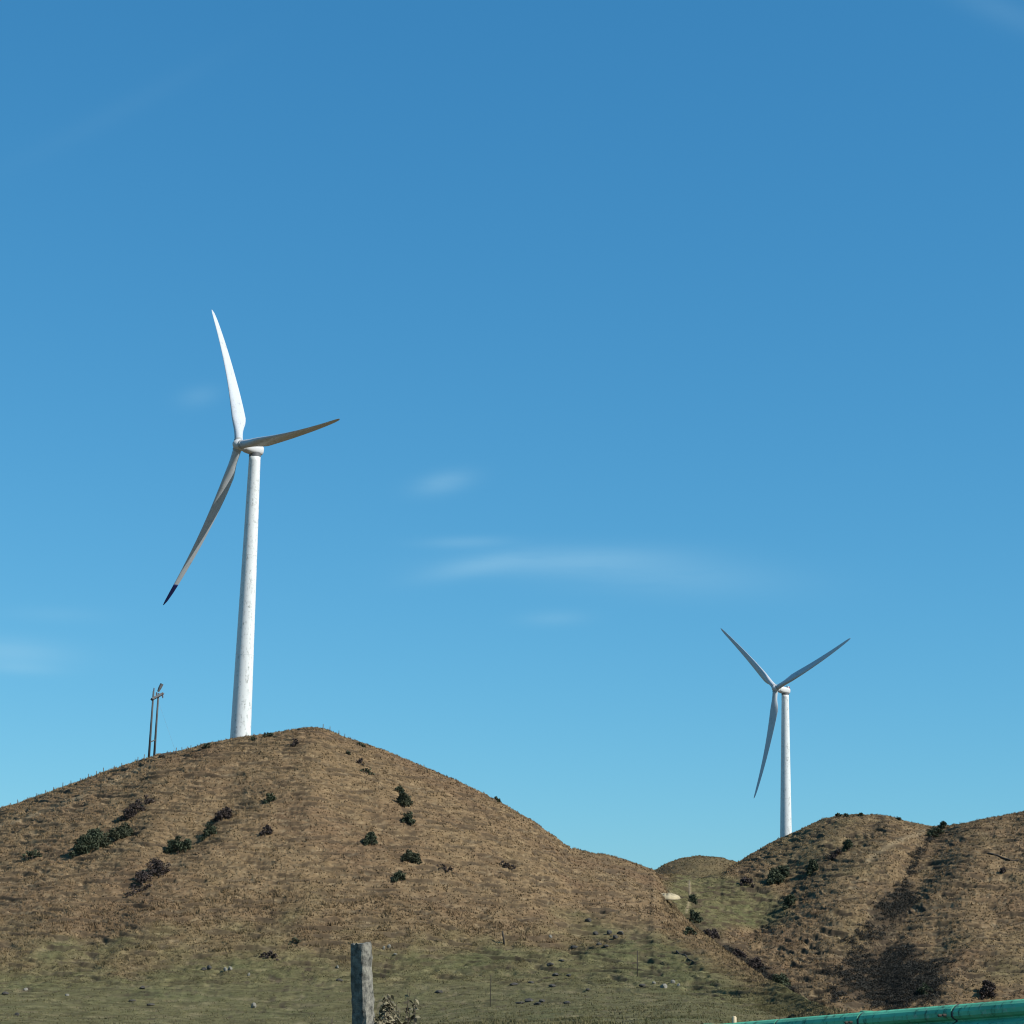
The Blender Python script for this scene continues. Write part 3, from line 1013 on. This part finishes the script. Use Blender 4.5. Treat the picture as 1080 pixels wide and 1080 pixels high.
def turbine(H, tip_center, D, yaw, phase, Rb, label, base_d, top_d, navy_blade, pitch, overhang=4.35):
    """rotor faces 'yaw' (0 = towards the camera side, negative = left); all sizes in metres"""
    tilt = R(5)
    a = Vector((math.sin(yaw) * math.cos(tilt), -math.cos(yaw) * math.cos(tilt), math.sin(tilt)))
    e1 = Vector((0, 0, 1)).cross(a).normalized()
    e2 = a.cross(e1)
    hub = Vector(at(*tip_center, D)) - a * 1.1
    ah = Vector((a.x, a.y, 0)).normalized()
    top = hub - ah * overhang
    gz = H.height(top.x, top.y)
    z_top = hub.z - 1.75
    root = empty('wind_turbine', (top.x, top.y, gz), label, 'wind turbine', 'wind turbines on the hills')
    O = Vector((top.x, top.y, gz))
    tz = z_top - gz
    # tower: three tapered cans with thin flange lips
    b = MB()
    N = 48
    rings = []
    zs = [-1.0]
    for k in range(1, 49):
        zs.append(tz * k / 48)
    for z in zs:
        r_ = (base_d + (top_d - base_d) * max(0, z) / tz) / 2
        rings.append([(r_ * math.cos(2 * math.pi * j / N), r_ * math.sin(2 * math.pi * j / N), z) for j in range(N)])
    b.loft(rings)
    b.build('tower', MAT['paint'], root, True)
    for fz in (0.33, 0.66):
        fb = MB()
        r_ = (base_d + (top_d - base_d) * fz) / 2
        fb.loft([[((r_ + e) * math.cos(2 * math.pi * j / N), (r_ + e) * math.sin(2 * math.pi * j / N), tz * fz + dz_) for j in range(N)]
                 for dz_, e in ((-.1, -.02), (-.09, .025), (.09, .02), (.1, -.02))])
        fb.build('flange', MAT['paint'], root, False)
    # nacelle: local y = upwind axis
    q = Matrix((-e1, a, e2)).transposed()

    def put(o, origin, rot):
        o.matrix_parent_inverse = Matrix.Identity(4)
        o.location = origin - O
        o.rotation_euler = rot.to_euler()
    nb = MB()
    nb.loft([superring(*s_) for s_ in [(1.7, 1.6, -1.75, .05), (2.2, 2.1, -1.68, .05), (2.4, 2.3, -1.5, .03), (2.55, 2.5, -.8, 0), (2.6, 2.6, .3, 0), (2.6, 2.6, 1.6, 0),
                                       (2.5, 2.5, 2.4, 0), (2.2, 2.2, 2.9, 0), (2.0, 2.0, 3.4, 0)]])
    nac = nb.build('nacelle', MAT['cowl'], root, True)
    put(nac, hub - a * overhang, q)
    yb = MB()
    yb.tube([(0, 0, tz - .35), (0, 0, tz + .6)], top_d / 2 + .04, 36)
    yb.build('yaw_bearing', MAT['metal'], root, False)
    cb = MB().box((0, -.9, 1.5), (1.5, .5, .55))
    cb.box((0, -.9, 1.2), (1.2, .35, .3))
    put(cb.build('cooler', MAT['cowl'], nac), Vector((0, 0, 0)) + O, Matrix.Identity(3))
    mb_ = MB().tube([(.8, -1.4, 1.0), (.8, -1.4, 2.3)], .05, 6)
    mb_.tube([(.45, -1.4, 2.2), (1.15, -1.4, 2.2)], .04, 6)
    put(mb_.build('wind_sensor', MAT['metal'], nac), Vector((0, 0, 0)) + O, Matrix.Identity(3))
    lb = MB().tube([(-.6, -1.4, 1.05), (-.6, -1.4, 1.55), (-.6, -1.4, 1.75)], [.2, .2, .05], 10)
    put(lb.build('warning_light', MAT['red'], nac), Vector((0, 0, 0)) + O, Matrix.Identity(3))
    # hub with spinner cone
    hb = MB()
    prof = [(-1.5, 1.0), (-1.4, 1.15), (-.6, 1.3), (.3, 1.3), (.8, 1.15), (1.2, .85), (1.5, .45), (1.6, .12)]
    hb.loft([[(r_ * math.cos(2 * math.pi * j / 32), y, r_ * math.sin(2 * math.pi * j / 32)) for j in range(32)] for y, r_ in prof])
    hubo = hb.build('hub', MAT['cowl'], root, True)
    put(hubo, hub, q)
    # blades
    for k in range(3):
        th = phase + k * 2 * math.pi / 3
        sp = e2 * math.cos(th) + e1 * math.sin(th)
        tg = a.cross(sp)
        qb = Matrix((tg, a, sp)).transposed()
        bb = MB()
        # root collar outside the hub
        bb.loft(blade_rings(Rb, pitch=pitch))
        bl = bb.build('blade', MAT['blade'], root, True)
        put(bl, hub, qb)
        cb2 = MB()
        cb2.tube([(0, 0, .9), (0, 0, 1.5)], .985, 28)
        put(cb2.build('blade_collar', MAT['collar'], bl), Vector((0, 0, 0)) + O, Matrix.Identity(3))
        if k == navy_blade:
            nb_ = MB()
            nb_.loft(blade_rings(Rb, 0.865, 1.0, 14, pitch=pitch, grow=1.05))
            tp = nb_.build('blade_tip', MAT['navy'], bl, True)
            tp['label'] = 'navy blue painted tip'
            put(tp, Vector((0, 0, 0)) + O, Matrix.Identity(3))
    return root


turbine(H1, (247.84, 467.87), 457, -0.8823, 1.6212, 41.83,
        'large white wind turbine behind the rounded hill, one blade with a navy tip', 4.7, 2.62, 1, 97)
turbine(H2, (815.72, 725.41), 770, -0.9470, 1.2155, 41.83,
        'smaller, more distant white wind turbine behind the right hill, no coloured blade tip', 4.5, 2.7, -1, 5, 4.9)


# ------------------------------------------------------------------ power pole with two legs
def power_pole():
    D = 416
    m = D / FPX
    bl = Vector(at(157.0, 798, D - 1))
    br = Vector(at(162.6, 797, D + 1.5))
    z0 = min(H1.height(bl.x, bl.y), H1.height(br.x, br.y))
    root = empty('power_pole', (bl.x, bl.y, z0), 'tall grey power pole of two legs with a slanted crossarm, left of the large turbine', 'power pole')
    O = Vector((bl.x, bl.y, z0))
    tops = [Vector(at(162.0, 729, D - 1)), Vector(at(167.2, 731, D + 1.5))]
    legs = []
    for base, top in zip((bl, br), tops):
        b = MB().tube([base - O - Vector((0, 0, 1.5)), (base + top) / 2 - O, top - O], [.25, .21, .18], 10)
        b.build('pole', MAT['pole'], root, True)
        legs.append((base - O, top - O))
    # crossarm: one beam bolted across both legs, right end higher
    a0, a1 = Vector(at(160.0, 737.6, D - 2.0)) - O, Vector(at(171.8, 731.6, D + 2.5)) - O
    b = MB().tube([a0, (a0 + a1) / 2, a1], .32, 4)
    arm = b.build('crossarm', MAT['pole'], root)
    b = MB().tube([Vector(at(158.6, 782.5, D - 1)) - O, Vector(at(163.6, 780.5, D + 1.5)) - O], .12, 6)
    b.build('brace', MAT['pole'], root)
    # switch gear standing on the arm and insulators
    b = MB().tube([Vector(at(166.8, 729.5, D)) - O, Vector(at(168.6, 725.5, D)) - O, Vector(at(170.8, 721.3, D)) - O], [.22, .34, .36], 8)
    b.build('surge_arrester', MAT['metal'], root)
    for px, y0, y1 in ((162.2, 729, 725.6), (164.9, 733.5, 730.2), (171.4, 731, 736.2)):
        p0, p1 = Vector(at(px, y0, D)) - O, Vector(at(px + .3, y1, D)) - O
        bb = MB()
        n = 7
        pts = [p0.lerp(p1, i / n) for i in range(n + 1)]
        bb.tube(pts, [.07 if i % 2 == 0 else .17 for i in range(n + 1)], 10)
        bb.build('insulator', MAT['porcelain'], root, True)
    g0 = Vector(at(168.5, 744, D)) - O
    gx = Vector(at(185.5, 793, D - 2))
    g1 = Vector((gx.x, gx.y, H1.height(gx.x, gx.y))) - O
    MB().tube([g0, g1], .010, 4).build('guy_wire', MAT['metal'], root)


power_pole()


# ------------------------------------------------------------------ fence posts on the skyline
def fence_posts():
    xs_left = [10, 18, 28, 37.5, 46.7, 55.8, 65.8, 74, 84, 92.5, 101, 109, 120, 128, 145, 151]
    xs_mid = [185.4, 191.3, 197, 200.5]
    xs_right = [341, 349, 358, 364]
    ca, ct, _ = table(main_crest)
    src = None
    for grp, lab, xs in (('fence posts along the left skyline', 'thin weathered wooden fence post in the row on the left skyline', xs_left),
                         ('fence posts between power pole and turbine', 'thin wooden fence post on the skyline between power pole and turbine tower', xs_mid),
                         ('fence posts right of the peak', 'thin wooden fence post on the skyline just right of the peak', xs_right)):
        for x in xs:
            y = np.interp(x, [p[0] for p in main_crest], [p[1] for p in main_crest])
            P = H1.find(x, y + 0.8)
            if src is None:
                b = MB()
                b.tube([(0, 0, -.4), (.015, 0, .7), (0, .01, 1.28), (0, .01, 1.32)], [.085, .075, .07, .03], 7)
                o = b.build('fence_post', MAT['wood'], None, True)
                src = o
            else:
                o = src.copy()
                COL.objects.link(o)
            o.location = P
            o.rotation_euler = (random.gauss(0, .05), random.gauss(0, .05), random.random() * 6)
            s = random.uniform(.6, 1.0)
            o.scale = (1, 1, s)
            tag(o, lab, 'fence post', grp)


fence_posts()


def stake(H, x, y0, y1, width_m, label, mat='darkwood', name='stake', lean=0.0):
    P = H.find(x, y1)
    D = math.hypot(P[0], P[1])
    h = (y1 - y0) * D / FPX
    b = MB().tube([(0, 0, -.3), (lean * h * .5, 0, h * .5), (lean * h, 0, h), (lean * h, 0, h + .03)], [width_m / 2, width_m / 2, width_m / 2 * .9, width_m * .2], 7)
    o = b.build(name, MAT[mat], None, True)
    o.location = P
    return tag(o, label, 'stake')


stake(H1, 516, 1030, 1062, .09, 'thin dark upright stake in the pasture right of the concrete post')
stake(H1, 672, 1003, 1029, .13, 'thin dark upright stake in the pasture, beside the pale rocks')
stake(H1, 533, 982, 996, .3, 'short dark leaning stump at the upper edge of the pasture', 'darkwood', 'stump', -.2)
stake(H2, 727.5, 928, 947, .25, 'grey brown upright post in the valley beside the pale track', 'wood')


def log(H, p0, p1, rad, label, mat='darkwood'):
    a, c = Vector(H.find(*p0)), Vector(H.find(*p1))
    up = Vector((0, 0, rad * .6))
    mid = (a + c) / 2
    n = 6
    pts = []
    for k in range(n + 1):
        p = a.lerp(c, k / n)
        p.z = H.height(p.x, p.y) + rad * .7
        pts.append(p - mid)
    b = MB().tube(pts, [rad * (1 - .35 * k / n) for k in range(n + 1)], 8)
    o = b.build('log', MAT[mat], None, True)
    o.location = mid
    return tag(o, label, 'log')


log(H1, (713, 1003), (731, 1015), .14, 'dark thin log lying on the grass right of the second stake')
log(H1, (168, 798.5), (186, 793.5), .30, 'dark thick log lying on the skyline right of the power pole')
log(H2, (1042, 900), (1074, 907), .35, 'dark log lying across the far right slope')


# ------------------------------------------------------------------ rocks
def rock(H, x, y, w, h, label, mat, seed, group=None):
    P = H.find(x, y)
    D = math.hypot(P[0], P[1])
    m = D / FPX * (0.72 if mat == 'rock' else 1.0)
    if mat != 'rock':
        h *= .8
    import bmesh
    bm = bmesh.new()
    bmesh.ops.create_icosphere(bm, subdivisions=2, radius=1)
    r_ = random.Random(seed)
    ax = [Vector((r_.gauss(0, 1), r_.gauss(0, 1), r_.gauss(0, 1))).normalized() for _ in range(6)]
    off = [r_.uniform(.55, .85) for _ in ax]
    for v in bm.verts:
        for a_, o_ in zip(ax, off):           # chop flat facets
            d_ = v.co.dot(a_) - o_
            if d_ > 0:
                v.co -= a_ * d_
        v.co *= 1 + r_.uniform(-.06, .06)
        v.co.x *= w * m / 1.6
        v.co.y *= w * m / 1.9
        v.co.z *= h * m / 1.5
    me = bpy.data.meshes.new('rock')
    bm.to_mesh(me)
    bm.free()
    me.materials.append(MAT[mat])
    o = bpy.data.objects.new('rock', me)
    o.location = P + np.array([0, 0, h * m * .25])
    o.rotation_euler = (0, 0, r_.random() * 6)
    COL.objects.link(o)
    return tag(o, label, 'rock', group)


WR = 'pale rocks on the pasture'
for k, (x, y, w, h, lab) in enumerate([
    (700, 1041, 11, 7, 'largest whitish rock lying beside the second stake in the pasture'),
    (709, 1036, 6, 5, 'smaller pale rock touching the upper right of the largest whitish rock'),
    (716, 1039, 5, 4, 'tiny pale rock farthest right of the whitish rock cluster'),
    (690, 1037, 5, 4, 'small grey rock left of the largest whitish rock'),
    (268, 1062, 8, 8, 'single white rock alone on the green pasture at lower left'),
    (237, 1023, 6, 6, 'pale rock, left one of the pair at the pasture edge, lower left'),
    (243, 1022, 6, 5, 'pale rock, right one of the pair at the pasture edge, lower left'),
    (405, 1000, 5, 5, 'pale stone, left of the stones just right of the concrete post top'),
    (411, 999, 5, 6, 'upright pale stone in the middle just right of the concrete post top'),
    (416, 1007, 5, 3, 'flat whitish stone lowest of those right of the concrete post top'),
    (356, 1020, 4, 5, 'small whitish stone left of the concrete post'),
    (263, 1029, 4, 5, 'tiny pale stone on the pasture above the single white rock'),
    (28, 1045, 5, 4, 'tiny pale stone on the pasture near the lower left corner'),
    (71, 1049, 5, 3, 'tiny pale stone second from the lower left corner of the pasture'),
    (581, 988, 5, 4, 'small pale stone on the upper pasture edge near the middle'),
]):
    rock(H1, x, y, w, h, lab, 'rock', 600 + k, WR)
DR = 'dark rocks in the pasture'
dark_spots = [(548, 1058, 9, 4), (558, 1056, 9, 5), (566, 1059, 8, 4), (572, 1056, 7, 4), (598, 1058, 8, 4), (541, 1039, 8, 4), (560, 1036, 6, 3),
              (580, 1017, 7, 4), (586, 1028, 7, 4), (592, 1013, 6, 3), (600, 1029, 6, 3), (582, 1040, 7, 4), (605, 1000, 8, 4), (620, 971, 7, 5), (628, 985, 6, 5),
              (643, 984, 6, 6), (648, 989, 6, 5), (654, 985, 6, 5), (631, 996, 6, 4), (639, 998, 6, 4), (462, 1047, 8, 4), (215, 1022, 5, 4), (221, 1021, 5, 5),
              (359, 1034, 7, 4), (620, 1044, 6, 3), (677, 1040, 6, 4), (150, 1042, 7, 4), (140, 1055, 6, 3), (160, 1060, 7, 3), (18, 1070, 5, 4), (6, 1048, 7, 4)]
for k, (x, y, w, h) in enumerate(dark_spots):
    rock(H1, x, y, w, h, 'low dark rock half sunk in the green pasture', 'darkrock', 700 + k, DR)


# pale bank of sand in the saddle
def sand_bank():
    P = H1.find(703, 947)
    n, k = 24, 10
    b = MB()
    rings = []
    for i in range(k + 1):
        t = i / k
        rings.append([(2.5 * (1 - t ** 1.6) * math.cos(2 * math.pi * j / n) * (1 + .22 * math.sin(3 * j + 5 * t)) + .2 * t,
                       1.5 * (1 - t ** 1.6) * math.sin(2 * math.pi * j / n) * (1 + .2 * math.cos(2 * j + 4 * t)), -.35 + 1.15 * (1 + .25 * math.sin(j * 1.7)) * math.sin(t * math.pi / 2)) for j in range(n)])
    rings[-1] = [(.2 + .01 * math.cos(j), .01 * math.sin(j), .8) for j in range(n)]
    b.loft(rings)
    o = b.build('sand_pile', MAT['sand'], None, True)
    o.location = P
    o.rotation_euler = (0, R(-3), 0)
    tag(o, 'pale cream sand pile in the saddle between the two hills', 'sand pile')


sand_bank()


# ------------------------------------------------------------------ concrete post and weeds close by
def concrete_post():
    D = 11.0
    top = Vector(at(380.4, 993.0, D))
    low = Vector(at(383.6, 1080, D))
    ax = (top - low).normalized()
    base = low - ax * ((low.z + 0.15) / ax.z)
    H_ = (top - base).length
    root_loc = base
    rings = []
    w0 = .088
    segs = 40
    r_ = random.Random(5)
    nper = 6
    for i in range(segs + 1):
        z = H_ * i / segs
        wz = w0 * (1.10 - 0.10 * i / segs) / 2
        ring = []
        corners = [(-1, -1), (1, -1), (1, 1), (-1, 1)]
        for c in range(4):
            x0, y0 = corners[c]
            x1, y1 = corners[(c + 1) % 4]
            for k in range(nper):
                t = k / nper
                j = 0.0035 if k else 0.006
                cr = 0.90 if k == 0 else 1.0
                topj = -r_.random() * .022 if i == segs else 0
                ring.append(((x0 + (x1 - x0) * t) * wz * cr + r_.uniform(-j, j), (y0 + (y1 - y0) * t) * wz * cr + r_.uniform(-j, j), z + topj))
        rings.append(ring)
    b = MB().loft(rings)
    o = b.build('concrete_post', MAT['concrete'], None, False)
    q = ax.to_track_quat('Z', 'Y')
    o.rotation_mode = 'QUATERNION'
    from mathutils import Quaternion
    o.rotation_quaternion = q @ Quaternion((0, 0, 1), R(POST_YAW))
    o.location = root_loc
    tag(o, 'square weathered concrete post leaning slightly left, close by in front of the hill', 'concrete post')


POST_YAW = 56
concrete_post()


def weed(x, y_top, D, spread, label, seed, nst=16, nleaf=10):
    P = Vector(at(x, 1080, D))
    g = -0.1
    root = empty('weed', (P.x, P.y, g), label, 'weed', None)
    r_ = random.Random(seed)
    top = Vector(at(x, y_top, D)).z - g
    st = MB()
    lv, lf = [], []
    for s in range(nst):
        h = top * (1 - abs(r_.gauss(0, .07)))
        x0, y0 = r_.gauss(0, .05), r_.gauss(0, .07)
        x1, y1 = r_.uniform(-spread, spread), r_.gauss(0, .1)
        pts = []
        for k in range(9):
            t = k / 8
            pts.append(Vector((x0 + (x1 - x0) * t ** 1.5, y0 + (y1 - y0) * t, h * (t - .1 * t ** 4 * abs(x1) / max(.01, spread)))))
        st.tube(pts, [.0042 * (1 - .7 * k / 8) for k in range(9)], 5)
        for k in range(nleaf):
            t = r_.uniform(.90, 1.0) if k < nleaf * .85 else r_.uniform(.5, .9)
            i = min(7, int(t * 8))
            p = pts[i].lerp(pts[i + 1], t * 8 - i)
            a = r_.random() * 6.28
            L = r_.uniform(.014, .040)
            d = Vector((math.cos(a), math.sin(a), r_.uniform(-1.1, .5))).normalized()
            sd_ = d.cross(Vector((r_.gauss(0, 1), r_.gauss(0, 1), 1))).normalized() * L * r_.uniform(.15, .30)
            dn = Vector((0, 0, -L * .35))
            b0 = len(lv)
            lv += [p, p + d * L * .4 + sd_, p + d * L * .45 - sd_, p + d * L * .8 + sd_ * .6 + dn * .5, p + d * L * .8 - sd_ * .7 + dn * .4, p + d * L + dn]
            lf += [(b0, b0 + 1, b0 + 2), (b0 + 1, b0 + 3, b0 + 4, b0 + 2), (b0 + 3, b0 + 5, b0 + 4)]
    st.build('stem', MAT['bark'], root)
    mesh_obj('foliage', lv, lf, MAT['dryleaf'], root)
    return root


weed(409, 1042, 10.2, .085, 'leafy half dry weed growing against the right side of the concrete post', 21, 30, 34)
weed(429, 1026, 10.4, .05, 'taller thin weed with drooping pale leaves, right of the leafy weed', 33, 9, 10)
weed(358, 1056, 10.2, .06, 'small leafy weed at the left foot of the concrete post', 45, 12, 16)


# ------------------------------------------------------------------ green guardrail
def guardrail():
    # top edge of the beam: near end on the right, far end on the left, the road falls away
    pn, pf = Vector(at(1080, 1053.5, 18.0)), Vector(at(800, 1076.5, 21.0))
    ax = (pf - pn).normalized()
    L0, L1 = -5.0, 7.5
    start = pn + ax * L0
    root = empty('guardrail', (start.x, start.y, start.z - 0.8), 'weathered green steel guardrail with a corrugated beam, low on the right', 'guardrail')
    O = Vector(root.location)
    side = ax.cross(Vector((0, 0, 1))).normalized()       # must point to the road (towards the camera)
    if side.dot(-pn) < 0:
        side = -side
    up = Vector((0, 0, 1))
    prof = [(0.0, .012), (0, 0), (-.012, .030), (-.035, .062), (-.065, .083), (-.100, .083), (-.120, .060), (-.132, .022), (-.142, .012), (-.152, .026), (-.180, .070),
            (-.215, .083), (-.245, .083), (-.275, .062), (-.298, .030), (-.310, 0), (-.310, .012)]
    prof = [(z * 1.02, y * (0.85 if z > -.14 else 1.5)) for z, y in prof[1:-1]]

    def beam(s0, s1, lift):
        th = .006
        rings = []
        n = 12
        for k in range(n + 1):
            s = s0 + (s1 - s0) * k / n
            c = pn + ax * s - O
            ring = [c + up * z + side * (y + lift) for z, y in prof] + [c + up * z + side * (y + lift - th) for z, y in reversed(prof)]
            rings.append(ring)
        return MB().loft(rings)
    j = (19.7 - 18.0) / (21.0 - 18.0) * (pf - pn).length      # a splice seen at x = 911
    step = 1.32
    cuts = [j + step * k for k in range(-12, 13)]
    cuts = [c for c in cuts if L0 < c < L1]
    cuts = [L0] + cuts + [L1]
    for k, (s0, s1) in enumerate(zip(cuts[:-1], cuts[1:])):
        bo = beam(s0, s1 - 0.035, 0.0).build('beam', MAT['rail'], root, False)
        if k < len(cuts) - 2:
            beam(s1 - .12, s1 + .09, -0.012).build('splice_plate', MAT['metal'], root, False)
        bm_ = MB()
        for e in (s0 + .03, s0 + .09):
            for z in (-.09, -.30):
                c = pn + ax * e - O + up * z + side * (.105 + .012)
                bm_.tube([c - side * .02, c + side * .012, c + side * .018], [.012, .012, .007], 8)
        bm_.build('bolt', MAT['darkwood'], bo)
    s = cuts[1] - step
    k = 0
    while s < L1:
        if s > L0 and k % 2 == 0:
            c = pn + ax * (s + .06) - side * .10 - O
            b = MB().tube([c - up * 1.25, c + up * .008, c + up * .016], [.07, .07, .055], 16)
            p = b.build('post', MAT['railpost'], root, True)
            q = MB()
            rot = Matrix((ax, side, up)).transposed()
            q.box(c + side * .085 - up * .16, (.14, .13, .2), rot)
            q.build('spacer', MAT['railpost'], p)
        s += step
        k += 1


guardrail()


# small pale marker post near the far end of the rail
def marker():
    P = Vector(at(774.5, 1073, 25))
    b = MB().tube([(0, 0, -1.0), (0, 0, .0), (0, 0, .015)], [.028, .026, .012], 10)
    o = b.build('marker_post', MAT['palewood'], None, True)
    o.location = P
    tag(o, 'thin pale wooden marker post just left of the guardrail', 'marker post')


marker()
